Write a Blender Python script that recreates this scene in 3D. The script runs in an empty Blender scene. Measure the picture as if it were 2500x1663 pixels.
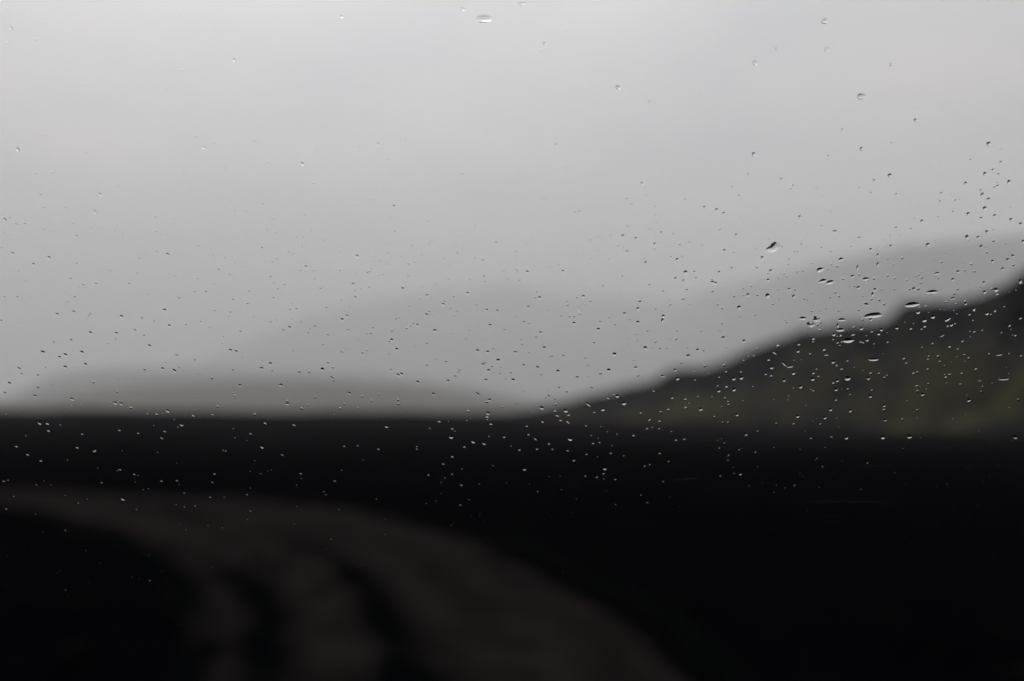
import bpy, bmesh, math, random
from mathutils import Vector, Matrix, noise as mnoise
R = math.radians
random.seed(11)
sc = bpy.context.scene
C = sc.collection

# ------------------------------------------------------------------ camera
EYE = Vector((0.0, 0.0, 1.5))
PITCH = 4.2
LENS = 35.0
FOCUS = 0.352
cam_d = bpy.data.cameras.new('camera')
cam = bpy.data.objects.new('camera', cam_d)
C.objects.link(cam)
cam.location = EYE
cam.rotation_euler = (R(90 + PITCH), 0, 0)
cam_d.lens = LENS
cam_d.sensor_width = 36.0
cam_d.clip_start = 0.01
cam_d.clip_end = 60000
cam_d.dof.use_dof = True
cam_d.dof.focus_distance = FOCUS
cam_d.dof.aperture_fstop = 4.6
cam_d.dof.aperture_blades = 0
sc.camera = cam

# ------------------------------------------------------------------ sky
SUN_EL, SUN_AZ = 47.0, -17.0          # azimuth from +Y towards +X
w = bpy.data.worlds.new('World')
sc.world = w
w.use_nodes = True
nt = w.node_tree
for n in list(nt.nodes):
    nt.nodes.remove(n)
def N(tree, t, **kw):
    n = tree.nodes.new(t)
    for k, v in kw.items():
        setattr(n, k, v)
    return n
def L(tree, a, b):
    tree.links.new(a, b)
def M(tree, op, a, b=None, c=None, clamp=False):
    n = N(tree, 'ShaderNodeMath', operation=op)
    n.use_clamp = clamp
    for i, v in enumerate((a, b, c)):
        if v is None:
            continue
        if isinstance(v, (int, float)):
            n.inputs[i].default_value = v
        else:
            L(tree, v, n.inputs[i])
    return n.outputs[0]
out = N(nt, 'ShaderNodeOutputWorld')
bg = N(nt, 'ShaderNodeBackground')
bg.inputs['Strength'].default_value = 0.106
sky = N(nt, 'ShaderNodeTexSky', sky_type='NISHITA', sun_disc=False)
sky.sun_elevation = R(SUN_EL)
sky.sun_rotation = R(SUN_AZ)
sky.air_density, sky.dust_density, sky.ozone_density = 1.0, 4.0, 1.0
hs = N(nt, 'ShaderNodeHueSaturation')
hs.inputs['Saturation'].default_value = 0.15
L(nt, sky.outputs[0], hs.inputs['Color'])
tc = N(nt, 'ShaderNodeTexCoord')
sep = N(nt, 'ShaderNodeSeparateXYZ')
L(nt, tc.outputs['Generated'], sep.inputs[0])
zz = M(nt, 'MAXIMUM', sep.outputs['Z'], 0.0)
# cloud deck: the view direction met with a flat layer overhead
den = M(nt, 'ADD', zz, 0.22)
cx = M(nt, 'DIVIDE', sep.outputs['X'], den)
cy = M(nt, 'DIVIDE', sep.outputs['Y'], den)
comb = N(nt, 'ShaderNodeCombineXYZ')
L(nt, cx, comb.inputs[0]); L(nt, cy, comb.inputs[1])
nz = N(nt, 'ShaderNodeTexNoise')
nz.inputs['Scale'].default_value = 1.9
nz.inputs['Detail'].default_value = 3.0
nz.inputs['Roughness'].default_value = 0.45
L(nt, comb.outputs[0], nz.inputs['Vector'])
puff = M(nt, 'MULTIPLY_ADD', nz.outputs['Fac'], 2.6, -0.8, clamp=True)
cloud = M(nt, 'MULTIPLY_ADD', puff, 0.22, 0.89)
# overcast luminance grows from the horizon up, and towards the hidden sun
sd = Vector((math.sin(R(SUN_AZ)) * math.cos(R(SUN_EL)), math.cos(R(SUN_AZ)) * math.cos(R(SUN_EL)), math.sin(R(SUN_EL))))
dt = N(nt, 'ShaderNodeVectorMath', operation='DOT_PRODUCT')
L(nt, tc.outputs['Generated'], dt.inputs[0]); dt.inputs[1].default_value = sd
glow = M(nt, 'POWER', M(nt, 'MAXIMUM', dt.outputs['Value'], 0.0), 6.0)
lum = M(nt, 'MULTIPLY_ADD', zz, 2.4, 6.25)
lum = M(nt, 'ADD', lum, M(nt, 'MULTIPLY', glow, 6.5))
lum = M(nt, 'MULTIPLY', lum, cloud)
tintc = N(nt, 'ShaderNodeMix', data_type='RGBA')
tintc.inputs['A'].default_value = (0.965, 0.995, 1.020, 1)
tintc.inputs['B'].default_value = (1.032, 0.985, 0.990, 1)
L(nt, puff, tintc.inputs['Factor'])
vm = N(nt, 'ShaderNodeVectorMath', operation='SCALE')
L(nt, tintc.outputs['Result'], vm.inputs[0]); L(nt, lum, vm.inputs['Scale'])
mx = N(nt, 'ShaderNodeMix', data_type='RGBA')
mx.inputs['Factor'].default_value = 0.88
L(nt, hs.outputs[0], mx.inputs['A']); L(nt, vm.outputs[0], mx.inputs['B'])
L(nt, mx.outputs['Result'], bg.inputs['Color'])
L(nt, bg.outputs[0], out.inputs['Surface'])

# ------------------------------------------------------------------ sun behind the cloud
sl = bpy.data.lights.new('sun', 'SUN')
sl.energy = 0.6
sl.angle = R(25)
sl.color = (1.0, 0.97, 0.94)
sun = bpy.data.objects.new('sun', sl)
C.objects.link(sun)
sun.rotation_euler = sd.to_track_quat('Z', 'Y').to_euler()
sun.location = (0, 0, 50)

sc.view_settings.view_transform = 'Standard'
sc.view_settings.look = 'None'
sc.view_settings.exposure = 0.0
sc.view_settings.gamma = 1.0
sc.view_settings.use_curve_mapping = False
sc.cycles.max_bounces = 12
sc.cycles.transmission_bounces = 12
sc.cycles.transparent_max_bounces = 24
sc.cycles.volume_bounces = 2
sc.cycles.use_denoising = True
sc.cycles.use_adaptive_sampling = False

# ------------------------------------------------------------------ helpers
PW, PH = 2500.0, 1663.0
FPX = LENS / 36.0 * PW
CR = cam.rotation_euler.to_matrix()
def ray(px, py):
    return (CR @ Vector(((px - PW / 2) / FPX, -(py - PH / 2) / FPX, -1.0))).normalized()
def az_el(px, py):
    d = ray(px, py)
    return math.atan2(d.x, d.y), math.atan2(d.z, math.hypot(d.x, d.y))
def ground_at(px, py, z=0.0):
    d = ray(px, py)
    t = (z - EYE.z) / d.z
    p = EYE + d * t
    return p.x, p.y
def link(name, me, mat=None, parent=None):
    o = bpy.data.objects.new(name, me)
    C.objects.link(o)
    if mat is not None:
        me.materials.append(mat)
    if parent is not None:
        o.parent = parent
    return o
def pydata(name, vs, fs, smooth=True):
    me = bpy.data.meshes.new(name)
    me.from_pydata(vs, [], fs)
    me.update()
    if smooth:
        me.polygons.foreach_set('use_smooth', [True] * len(me.polygons))
    return me
def fbm(x, y, z=0.0, o=4):
    return mnoise.fractal(Vector((x, y, z)), 1.0, 2.0, o)
def sstep(a, b, x):
    t = max(0.0, min(1.0, (x - a) / (b - a)))
    return t * t * (3 - 2 * t)
def interp(pts, x):
    if x <= pts[0][0]:
        return pts[0][1]
    for (x0, y0), (x1, y1) in zip(pts, pts[1:]):
        if x <= x1:
            return y0 + (y1 - y0) * (x - x0) / (x1 - x0)
    return pts[-1][1]

def mat(name, nodes_fn):
    m = bpy.data.materials.new(name)
    m.use_nodes = True
    t = m.node_tree
    for n in list(t.nodes):
        t.nodes.remove(n)
    o = N(t, 'ShaderNodeOutputMaterial')
    nodes_fn(t, o)
    return m
def ramp2(t, fac, stops):
    r = N(t, 'ShaderNodeValToRGB')
    els = r.color_ramp.elements
    while len(els) < len(stops):
        els.new(0.5)
    for e, (p, c) in zip(els, stops):
        e.position = p
        e.color = (*c, 1)
    L(t, fac, r.inputs[0])
    return r.outputs[0]
def terrain_mat(name, stops, scale, detail=6, rough=0.95, bump=0.4, second=None, spec=0.1, stretch=(1, 1, 1)):
    def f(t, o):
        b = N(t, 'ShaderNodeBsdfPrincipled')
        b.inputs['Roughness'].default_value = rough
        b.inputs['Specular IOR Level'].default_value = spec
        tc = N(t, 'ShaderNodeTexCoord')
        mp = N(t, 'ShaderNodeMapping')
        mp.inputs['Scale'].default_value = stretch
        L(t, tc.outputs['Object'], mp.inputs[0])
        n1 = N(t, 'ShaderNodeTexNoise')
        n1.inputs['Scale'].default_value = scale
        n1.inputs['Detail'].default_value = detail
        n1.inputs['Roughness'].default_value = 0.6
        L(t, mp.outputs[0], n1.inputs['Vector'])
        col = ramp2(t, n1.outputs['Fac'], stops)
        if second:
            n2 = N(t, 'ShaderNodeTexNoise')
            n2.inputs['Scale'].default_value = second[0]
            n2.inputs['Detail'].default_value = 4
            L(t, mp.outputs[0], n2.inputs['Vector'])
            mk = ramp2(t, n2.outputs['Fac'], [(second[2], (0, 0, 0)), (second[3], (1, 1, 1))])
            m = N(t, 'ShaderNodeMix', data_type='RGBA')
            L(t, mk, m.inputs['Factor']); L(t, col, m.inputs['A'])
            m.inputs['B'].default_value = (*second[1], 1)
            col = m.outputs['Result']
        L(t, col, b.inputs['Base Color'])
        n3 = N(t, 'ShaderNodeTexNoise')
        n3.inputs['Scale'].default_value = scale * 8
        n3.inputs['Detail'].default_value = 5
        L(t, tc.outputs['Object'], n3.inputs['Vector'])
        bp = N(t, 'ShaderNodeBump')
        bp.inputs['Strength'].default_value = bump
        bp.inputs['Distance'].default_value = 0.3 / scale
        L(t, n3.outputs['Fac'], bp.inputs['Height'])
        L(t, bp.outputs[0], b.inputs['Normal'])
        L(t, b.outputs[0], o.inputs['Surface'])
    return mat(name, f)
def plain_mat(name, col, rough=0.6, spec=0.3, var=0.25, scale=30.0):
    def f(t, o):
        b = N(t, 'ShaderNodeBsdfPrincipled')
        b.inputs['Roughness'].default_value = rough
        b.inputs['Specular IOR Level'].default_value = spec
        tc = N(t, 'ShaderNodeTexCoord')
        n1 = N(t, 'ShaderNodeTexNoise')
        n1.inputs['Scale'].default_value = scale
        n1.inputs['Detail'].default_value = 4
        L(t, tc.outputs['Object'], n1.inputs['Vector'])
        c = ramp2(t, n1.outputs['Fac'], [(0.3, tuple(v * (1 - var) for v in col)), (0.7, tuple(v * (1 + var) for v in col))])
        L(t, c, b.inputs['Base Color'])
        L(t, b.outputs[0], o.inputs['Surface'])
    return mat(name, f)

def sand_nodes(t, o):
    b = N(t, 'ShaderNodeBsdfDiffuse')
    b.inputs['Roughness'].default_value = 1.0
    tc = N(t, 'ShaderNodeTexCoord')
    mp = N(t, 'ShaderNodeMapping')
    mp.inputs['Scale'].default_value = (0.16, 0.30, 1.0)
    L(t, tc.outputs['Object'], mp.inputs[0])
    n1 = N(t, 'ShaderNodeTexNoise')
    n1.inputs['Scale'].default_value = 1.0
    n1.inputs['Detail'].default_value = 7
    n1.inputs['Roughness'].default_value = 0.62
    L(t, mp.outputs[0], n1.inputs['Vector'])
    dark = ramp2(t, n1.outputs['Fac'], [(0.36, (0.0003, 0.0004, 0.0009)), (0.60, (0.0014, 0.0015, 0.0023)), (0.74, (0.0044, 0.0040, 0.0042))])
    # brown gravel towards the rim of the plain, haze glow painted into its colour
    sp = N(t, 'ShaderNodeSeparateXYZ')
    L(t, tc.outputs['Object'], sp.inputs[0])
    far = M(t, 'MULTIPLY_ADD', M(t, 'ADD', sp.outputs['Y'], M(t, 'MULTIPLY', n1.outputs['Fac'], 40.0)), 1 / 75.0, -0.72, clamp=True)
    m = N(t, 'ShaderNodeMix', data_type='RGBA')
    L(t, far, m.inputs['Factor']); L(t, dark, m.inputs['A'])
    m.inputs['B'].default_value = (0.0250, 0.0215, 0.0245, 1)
    L(t, m.outputs['Result'], b.inputs['Color'])
    n3 = N(t, 'ShaderNodeTexNoise')
    n3.inputs['Scale'].default_value = 3.0
    n3.inputs['Detail'].default_value = 6
    L(t, tc.outputs['Object'], n3.inputs['Vector'])
    bp = N(t, 'ShaderNodeBump')
    bp.inputs['Strength'].default_value = 0.7
    bp.inputs['Distance'].default_value = 0.2
    L(t, n3.outputs['Fac'], bp.inputs['Height'])
    L(t, bp.outputs[0], b.inputs['Normal'])
    L(t, b.outputs[0], o.inputs['Surface'])
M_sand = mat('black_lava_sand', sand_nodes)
def track_nodes(t, o):
    b = N(t, 'ShaderNodeBsdfDiffuse')
    b.inputs['Roughness'].default_value = 1.0
    tc = N(t, 'ShaderNodeTexCoord')
    at = N(t, 'ShaderNodeAttribute', attribute_name='lane')       # across, along, rutting
    sp = N(t, 'ShaderNodeSeparateXYZ')
    L(t, at.outputs['Vector'], sp.inputs[0])
    def noise(vec, scale, detail=5):
        n = N(t, 'ShaderNodeTexNoise')
        n.inputs['Scale'].default_value = scale
        n.inputs['Detail'].default_value = detail
        L(t, vec, n.inputs['Vector'])
        return n.outputs['Fac']
    mp = N(t, 'ShaderNodeMapping')
    mp.inputs['Scale'].default_value = (8.0, 1.5, 1.0)
    L(t, at.outputs['Vector'], mp.inputs[0])
    streak = noise(mp.outputs[0], 1.0, 4)
    lump = noise(tc.outputs['Object'], 0.75, 5)
    fine = noise(tc.outputs['Object'], 2.6, 6)
    base = ramp2(t, fine, [(0.34, (0.0120, 0.0096, 0.0095)), (0.68, (0.0250, 0.0190, 0.0190))])
    # the wobbling across-coordinate decides wheel rut, middle ridge or verge
    u = M(t, 'ADD', sp.outputs['X'], M(t, 'MULTIPLY', M(t, 'SUBTRACT', lump, 0.5), 0.16))
    lanes = ramp2(t, u, [(0.02, (1, 1, 1)), (0.10, (0.35, 0.35, 0.35)), (0.17, (0.80, 0.80, 0.80)), (0.24, (0.45, 0.45, 0.45)), (0.31, (0.0, 0.0, 0.0)),
                         (0.37, (0.25, 0.25, 0.25)), (0.42, (1, 1, 1)), (0.46, (0.85, 0.85, 0.85)), (0.54, (0.05, 0.05, 0.05)), (0.72, (0, 0, 0)), (0.90, (0.25, 0.25, 0.25)), (0.985, (1, 1, 1))])
    dk = M(t, 'MULTIPLY', lanes, sp.outputs['Z'])
    edge = ramp2(t, u, [(0.03, (1, 1, 1)), (0.12, (0, 0, 0)), (0.91, (0, 0, 0)), (0.985, (1, 1, 1))])
    dk = M(t, 'MAXIMUM', dk, edge)
    calm = ramp2(t, sp.outputs['X'], [(0.46, (1, 1, 1)), (0.60, (0.6, 0.6, 0.6))])     # the outer wheel path is packed smooth
    dk = M(t, 'ADD', dk, M(t, 'MULTIPLY', M(t, 'MULTIPLY_ADD', M(t, 'MAXIMUM', streak, lump), 3.0, -1.52), calm), clamp=True)
    m = N(t, 'ShaderNodeMix', data_type='RGBA')
    L(t, dk, m.inputs['Factor']); L(t, base, m.inputs['A'])
    m.inputs['B'].default_value = (0.0012, 0.0018, 0.0020, 1)
    L(t, m.outputs['Result'], b.inputs['Color'])
    bp = N(t, 'ShaderNodeBump')
    bp.inputs['Strength'].default_value = 0.6
    bp.inputs['Distance'].default_value = 0.08
    L(t, fine, bp.inputs['Height'])
    L(t, bp.outputs[0], b.inputs['Normal'])
    L(t, b.outputs[0], o.inputs['Surface'])
M_track = mat('rutted_gravel', track_nodes)
M_strip = terrain_mat('dark_loose_gravel', [(0.3, (0.0004, 0.0006, 0.0007)), (0.75, (0.0022, 0.0024, 0.0023))], 1.4, spec=0.0)
M_berm = terrain_mat('dusty_berm', [(0.3, (0.0014, 0.0018, 0.0019)), (0.75, (0.0029, 0.0033, 0.0033))], 1.1, spec=0.0)
def hill_nodes(t, o):
    b = N(t, 'ShaderNodeBsdfPrincipled')
    b.inputs['Roughness'].default_value = 0.95
    b.inputs['Specular IOR Level'].default_value = 0.02
    tc = N(t, 'ShaderNodeTexCoord')
    at = N(t, 'ShaderNodeAttribute', attribute_name='strata')     # along the hill, up its slope
    n0 = N(t, 'ShaderNodeTexNoise')
    n0.inputs['Scale'].default_value = 0.09
    n0.inputs['Detail'].default_value = 6
    L(t, tc.outputs['Object'], n0.inputs['Vector'])
    rock = ramp2(t, n0.outputs['Fac'], [(0.35, (0.0075, 0.0088, 0.0112)), (0.68, (0.0225, 0.0218, 0.0205))])
    n1 = N(t, 'ShaderNodeTexNoise')
    n1.inputs['Scale'].default_value = 2.3
    n1.inputs['Detail'].default_value = 5
    n1.inputs['Roughness'].default_value = 0.55
    L(t, at.outputs['Vector'], n1.inputs['Vector'])
    sp = N(t, 'ShaderNodeSeparateXYZ')
    L(t, at.outputs['Vector'], sp.inputs[0])
    # moss keeps to the lower and middle slope and thins out on the bare rim
    thin = M(t, 'MULTIPLY', M(t, 'MAXIMUM', M(t, 'SUBTRACT', sp.outputs['Z'], 0.56), 0.0), 0.80)
    thin = M(t, 'ADD', thin, M(t, 'MULTIPLY', M(t, 'MAXIMUM', M(t, 'SUBTRACT', 0.24, sp.outputs['Z']), 0.0), 0.7))     # and on the gravelly foot
    mk = ramp2(t, M(t, 'SUBTRACT', n1.outputs['Fac'], thin), [(0.39, (0, 0, 0)), (0.60, (1, 1, 1))])
    m = N(t, 'ShaderNodeMix', data_type='RGBA')
    L(t, mk, m.inputs['Factor']); L(t, rock, m.inputs['A'])
    m.inputs['B'].default_value = (0.0490, 0.0475, 0.0250, 1)
    crag = M(t, 'MULTIPLY', M(t, 'SUBTRACT', sp.outputs['Z'], 1.05), 3.0, clamp=True)      # bare black cliff
    m2 = N(t, 'ShaderNodeMix', data_type='RGBA')
    L(t, crag, m2.inputs['Factor']); L(t, m.outputs['Result'], m2.inputs['A'])
    m2.inputs['B'].default_value = (0.0006, 0.0008, 0.0013, 1)
    L(t, m2.outputs['Result'], b.inputs['Base Color'])
    n3 = N(t, 'ShaderNodeTexNoise')
    n3.inputs['Scale'].default_value = 0.5
    n3.inputs['Detail'].default_value = 5
    L(t, tc.outputs['Object'], n3.inputs['Vector'])
    bp = N(t, 'ShaderNodeBump')
    bp.inputs['Strength'].default_value = 0.5
    bp.inputs['Distance'].default_value = 1.5
    L(t, n3.outputs['Fac'], bp.inputs['Height'])
    L(t, bp.outputs[0], b.inputs['Normal'])
    L(t, b.outputs[0], o.inputs['Surface'])
M_hill = mat('basalt_and_moss', hill_nodes)
M_green = terrain_mat('pale_moss_slope', [(0.35, (0.034, 0.033, 0.016)), (0.7, (0.070, 0.064, 0.030))], 0.004, bump=0.5, spec=0.05)
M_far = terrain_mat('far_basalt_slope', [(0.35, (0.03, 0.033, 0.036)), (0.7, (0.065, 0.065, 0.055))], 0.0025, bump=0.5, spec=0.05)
M_stone = terrain_mat('lava_stone', [(0.35, (0.001, 0.001, 0.001)), (0.7, (0.004, 0.004, 0.004))], 8.0, spec=0.02)

# ------------------------------------------------------------------ ground
CREST = [(-60, 1003), (0, 1004), (1100, 1006), (1400, 1018), (1800, 1030), (2500, 1034), (4200, 1034)]
def crest_h(azr):
    px = PW / 2 + math.tan(max(-1.2, min(1.2, azr))) * FPX * 1.0
    py = interp(CREST, px)
    d = ray(PW / 2, py)
    return EYE.z + CREST_R * math.tan(math.atan2(d.z, math.hypot(d.x, d.y)))
CREST_R = 112.0
def ground_z(x, y):
    r = math.hypot(x, y)
    a = math.atan2(x, y)
    z = 0.0
    if r > 14:
        ch = crest_h(a)
        z += ch * sstep(22, CREST_R, r)
        if r > CREST_R:
            z -= (ch + 6.0) * sstep(CREST_R, CREST_R + 160, r)
    # gentle lumps away from the track
    amp = 0.05 * sstep(3, 9, r) + 0.10 * sstep(18, 40, r) * (1 - sstep(70, 100, r))
    z += amp * fbm(x * 0.35, y * 0.35, 3.1, 3)
    z += 0.45 * sstep(70, 105, r) * (1 - sstep(130, 180, r)) * fbm(x * 0.06, y * 0.06, 7.7, 3)
    return z
vs, fs = [], []
radii = []
r = 0.0
rr = 0.6
while rr < 26000:
    radii.append(rr)
    rr *= 1.055 if rr < 300 else 1.18
NA = 256
vs.append((0, 0, ground_z(0, 0)))
for r in radii:
    for i in range(NA):
        a = 2 * math.pi * i / NA
        x, y = r * math.sin(a), r * math.cos(a)
        vs.append((x, y, ground_z(x, y)))
for i in range(NA):
    fs.append((0, 1 + (i + 1) % NA, 1 + i))
for k in range(len(radii) - 1):
    b0, b1 = 1 + k * NA, 1 + (k + 1) * NA
    for i in range(NA):
        j = (i + 1) % NA
        fs.append((b0 + i, b0 + j, b1 + j, b1 + i))
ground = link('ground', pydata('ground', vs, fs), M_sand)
ground['kind'] = 'structure'

# the curving gravel track: left and right edges as points of the photograph laid on the ground
def catmull(P, n):
    o = []
    for i in range(len(P) - 1):
        p0, p1, p2, p3 = P[max(i - 1, 0)], P[i], P[i + 1], P[min(i + 2, len(P) - 1)]
        for k in range(n):
            t = k / n
            o.append(tuple(0.5 * (2 * b + (c - a) * t + (2 * a - 5 * b + 4 * c - d) * t * t + (3 * b - a - 3 * c + d) * t ** 3)
                           for a, b, c, d in zip(p0, p1, p2, p3)))
    o.append(P[-1])
    return o
def sheet(name, le, re, m, lift, nacross=10, wob=0.0, crown=0.0, seed=0.0, rutted=0.0):
    le = catmull([ground_at(*p) for p in le], 14)
    re = catmull([ground_at(*p) for p in re], 14)
    vs, fs, ln = [], [], []
    for i, (a, b) in enumerate(zip(le, re)):
        along = i / 14.0
        for k in range(nacross + 1):
            u = k / nacross
            x, y = a[0] + (b[0] - a[0]) * u, a[1] + (b[1] - a[1]) * u
            e = 4 * u * (1 - u)
            s = 1 if k in (0, nacross) else 0
            j = wob * fbm(x * 1.1 + seed, y * 1.1, seed, 3)
            x += s * j; y += s * j * 0.6
            rut = rutted * (0.06 * math.exp(-((u - 0.43) / 0.06) ** 2) - 0.03 * math.exp(-((u - 0.31) / 0.06) ** 2) - 0.03 * math.exp(-((u - 0.66) / 0.10) ** 2))
            vs.append((x, y, ground_z(x, y) + lift * min(1.0, 0.12 + 4 * e) + crown * e + rut + 0.02 * e * fbm(x * 2, y * 2, seed, 3)))
            ln += [u, along, sstep(3.3, 4.6, along)]
    n = nacross + 1
    for i in range(len(le) - 1):
        for k in range(nacross):
            fs.append((i * n + k, i * n + k + 1, (i + 1) * n + k + 1, (i + 1) * n + k))
    me = pydata(name, vs, fs)
    me.attributes.new('lane', 'FLOAT_VECTOR', 'POINT').data.foreach_set('vector', ln)
    o = link(name, me, m)
    o['kind'] = 'structure'
    return o
trackL = [(-1500, 1206), (-700, 1214), (-40, 1252), (215, 1310), (370, 1395), (440, 1510), (400, 1680), (300, 1950)]
trackR = [(-1500, 1182), (-700, 1176), (0, 1201), (720, 1238), (1150, 1326), (1470, 1475), (1700, 1663), (1900, 1950)]
track = sheet('gravel_track', trackL, trackR, M_track, 0.085, 40, 0.06, 0.0, 1.7, 1.0)
berm = sheet('track_berm', [(740, 1234), (1190, 1322), (1510, 1474), (1735, 1663), (1900, 1900)],
             [(760, 1228), (1230, 1312), (1570, 1466), (1815, 1663), (2000, 1900)], M_berm, 0.02, 6, 0.06, 0.10, 2.2)

# loose stones on and beside the track
ico = bmesh.new()
bmesh.ops.create_icosphere(ico, subdivisions=1, radius=1.0)
icov = [v.co.copy() for v in ico.verts]
icof = [[v.index for v in f.verts] for f in ico.faces]
ico.free()
vs, fs = [], []
for i in range(2600):
    d = 3.0 + 30 * random.random() ** 1.6
    a = random.uniform(-0.75, 0.75)
    x, y = d * math.sin(a), d * math.cos(a)
    s = 0.012 + 0.07 * random.random() ** 4
    b = len(vs)
    rot = Matrix.Rotation(random.random() * 6.28, 3, 'Z')
    sx, sy, sz = random.uniform(.7, 1.3), random.uniform(.7, 1.3), random.uniform(.4, .8)
    z = ground_z(x, y) + 0.02
    for v in icov:
        j = 1 + 0.3 * mnoise.noise(v * 1.7 + Vector((i, 0, 0)))
        q = rot @ Vector((v.x * sx, v.y * sy, v.z * sz)) * s * j
        vs.append((x + q.x, y + q.y, z + q.z + s * sz * 0.4))
    fs += [[b + k for k in f] for f in icof]
stones = link('gravel', pydata('gravel', vs, fs, False), M_stone)
stones['kind'] = 'stuff'
stones['label'] = 'loose black lava stones strewn over the track'
stones['category'] = 'gravel'

# ------------------------------------------------------------------ hills
def ridge(name, prof, r_foot, r_crest, r_back, m, nx=220, nr=28, rough=0.02, freq=6.0, seed=0.0, zfoot=-7.0, steep=1.0, jag=0.0):
    """a hill whose crest line stands r_crest metres off, its height following the skyline profile"""
    az = [az_el(px, py)[0] for px, py in prof]
    P = [(az_el(px, py)[0], az_el(px, py)[1]) for px, py in prof]
    a0, a1 = az[0], az[-1]
    vs, fs, st = [], [], []
    for i in range(nx + 1):
        a = a0 + (a1 - a0) * i / nx
        e = interp(P, a)
        rc = r_crest(a) if callable(r_crest) else r_crest
        rf = r_foot(a) if callable(r_foot) else r_foot
        rb = rc * r_back
        rc2 = rc * (1 + 0.05 * fbm(a * freq, seed, 0, 3))
        zc = EYE.z + rc2 * math.tan(e + jag * fbm(a * 38.0, seed, 2.0, 4))
        for k in range(nr + 1):
            t = k / nr * 1.5
            if t <= 1:
                rr = rf + (rc2 - rf) * t
                h = t ** steep
            else:
                u = (t - 1) / 0.5
                rr = rc2 + (rb - rc2) * u
                h = 1 - u ** 1.3
            x, y = rr * math.sin(a), rr * math.cos(a)
            H = zc - zfoot
            z = zfoot + H * h
            side = 4 * h * (1 - h) if t <= 1 else 0.3 * (1 - h)
            nzv = fbm(x * freq / r_ref(rc), y * freq / r_ref(rc), seed, 5)
            z += H * rough * 10 * side * nzv * 0.35
            vs.append((x, y, z))
            st += [a * 2.6 + h * 0.6, h * 2.0 - a * 7.0, h + 0.9 * sstep(0.445, 0.48, a) * sstep(0.45, 0.65, h)]
    n = nr + 1
    for i in range(nx):
        for k in range(nr):
            fs.append((i * n + k, i * n + k + 1, (i + 1) * n + k + 1, (i + 1) * n + k))
    me = pydata(name, vs, fs)
    me.attributes.new('strata', 'FLOAT_VECTOR', 'POINT').data.foreach_set('vector', st)
    o = link(name, me, m)
    o['kind'] = 'structure'
    return o
def r_ref(rc):
    return rc * 0.35
near_prof = [(1180, 1012), (1260, 1003), (1330, 990), (1400, 973), (1480, 953), (1560, 937), (1605, 922), (1630, 904), (1660, 897), (1722, 896), (1760, 884),
             (1810, 862), (1850, 842), (1900, 826), (1932, 815), (1958, 803), (2010, 797), (2080, 788), (2150, 780), (2174, 770), (2194, 748), (2215, 736), (2250, 738),
             (2320, 735), (2380, 722), (2420, 706), (2450, 690), (2500, 662), (2620, 600), (2800, 520), (3100, 420), (3600, 330), (4600, 300)]
near = ridge('hill', near_prof, lambda a: 120.0 - 50 * sstep(0.05, 0.38, a), lambda a: 155 - 42 * sstep(0.05, 0.40, a), 1.5, M_hill, 520, 44, 0.06, 11.0, 4.0, -1.0, 0.9, 0.0022)
green_prof = [(-3000, 1010), (-300, 1004), (0, 985), (130, 968), (260, 948), (420, 935), (600, 928), (780, 929), (930, 934), (1060, 946), (1180, 965), (1330, 992), (1500, 1012)]
ridge('hill', green_prof, 1500, 2150, 1.5, M_green, 160, 24, 0.05, 7.0, 8.0, -12.0, 1.1, 0.0016)
mid_prof = [(-3000, 1000), (-600, 1005), (-200, 1000), (0, 972), (70, 944), (130, 918), (190, 904), (300, 899), (430, 898), (600, 901), (760, 905), (900, 912), (1100, 932), (1350, 975), (1500, 1010)]
ridge('hill', mid_prof, 3200, 4300, 1.4, M_far, 160, 24, 0.05, 7.0, 12.0, -15.0, 1.0, 0.0016)
range_prof = [(-600, 1010), (0, 1000), (250, 950), (450, 890), (560, 845), (680, 798), (760, 762), (860, 736), (960, 717), (1080, 706), (1160, 702), (1205, 688), (1240, 686),
              (1290, 702), (1340, 708), (1480, 712), (1560, 722), (1630, 733), (1700, 714), (1800, 686), (1920, 656), (2050, 624), (2180, 596), (2300, 580), (2420, 570),
              (2560, 560), (2800, 548), (3200, 560), (3800, 640), (5200, 900)]
def range_r(a):
    return 8800 - 3900 * sstep(0.08, 0.40, a)
ridge('mountain', range_prof, lambda a: 0.74 * range_r(a), range_r, 1.35, M_far, 420, 34, 0.05, 9.0, 21.0, -20.0, 1.0, 0.0035)

# ------------------------------------------------------------------ haze
HX, HY0, HY1, HZ0, HZ1 = 30000.0, -30000.0, 30000.0, -40.0, 1260.0
def box_mesh(name, x0, x1, y0, y1, z0, z1):
    v = [(x, y, z) for x in (x0, x1) for y in (y0, y1) for z in (z0, z1)]
    f = [(0, 1, 3, 2), (4, 6, 7, 5), (0, 4, 5, 1), (2, 3, 7, 6), (0, 2, 6, 4), (1, 5, 7, 3)]
    return pydata(name, v, f, False)
HAZE = 0.00030
def haze_nodes(t, o):
    v = N(t, 'ShaderNodeVolumePrincipled')
    v.inputs['Color'].default_value = (0.992, 0.992, 0.998, 1)
    v.inputs['Density'].default_value = HAZE
    v.inputs['Anisotropy'].default_value = 0.0
    L(t, v.outputs[0], o.inputs['Volume'])
hz = link('haze', box_mesh('haze', -HX, HX, HY0, HY1, HZ0, HZ1), mat('haze', haze_nodes))
hz['kind'] = 'stuff'

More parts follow.
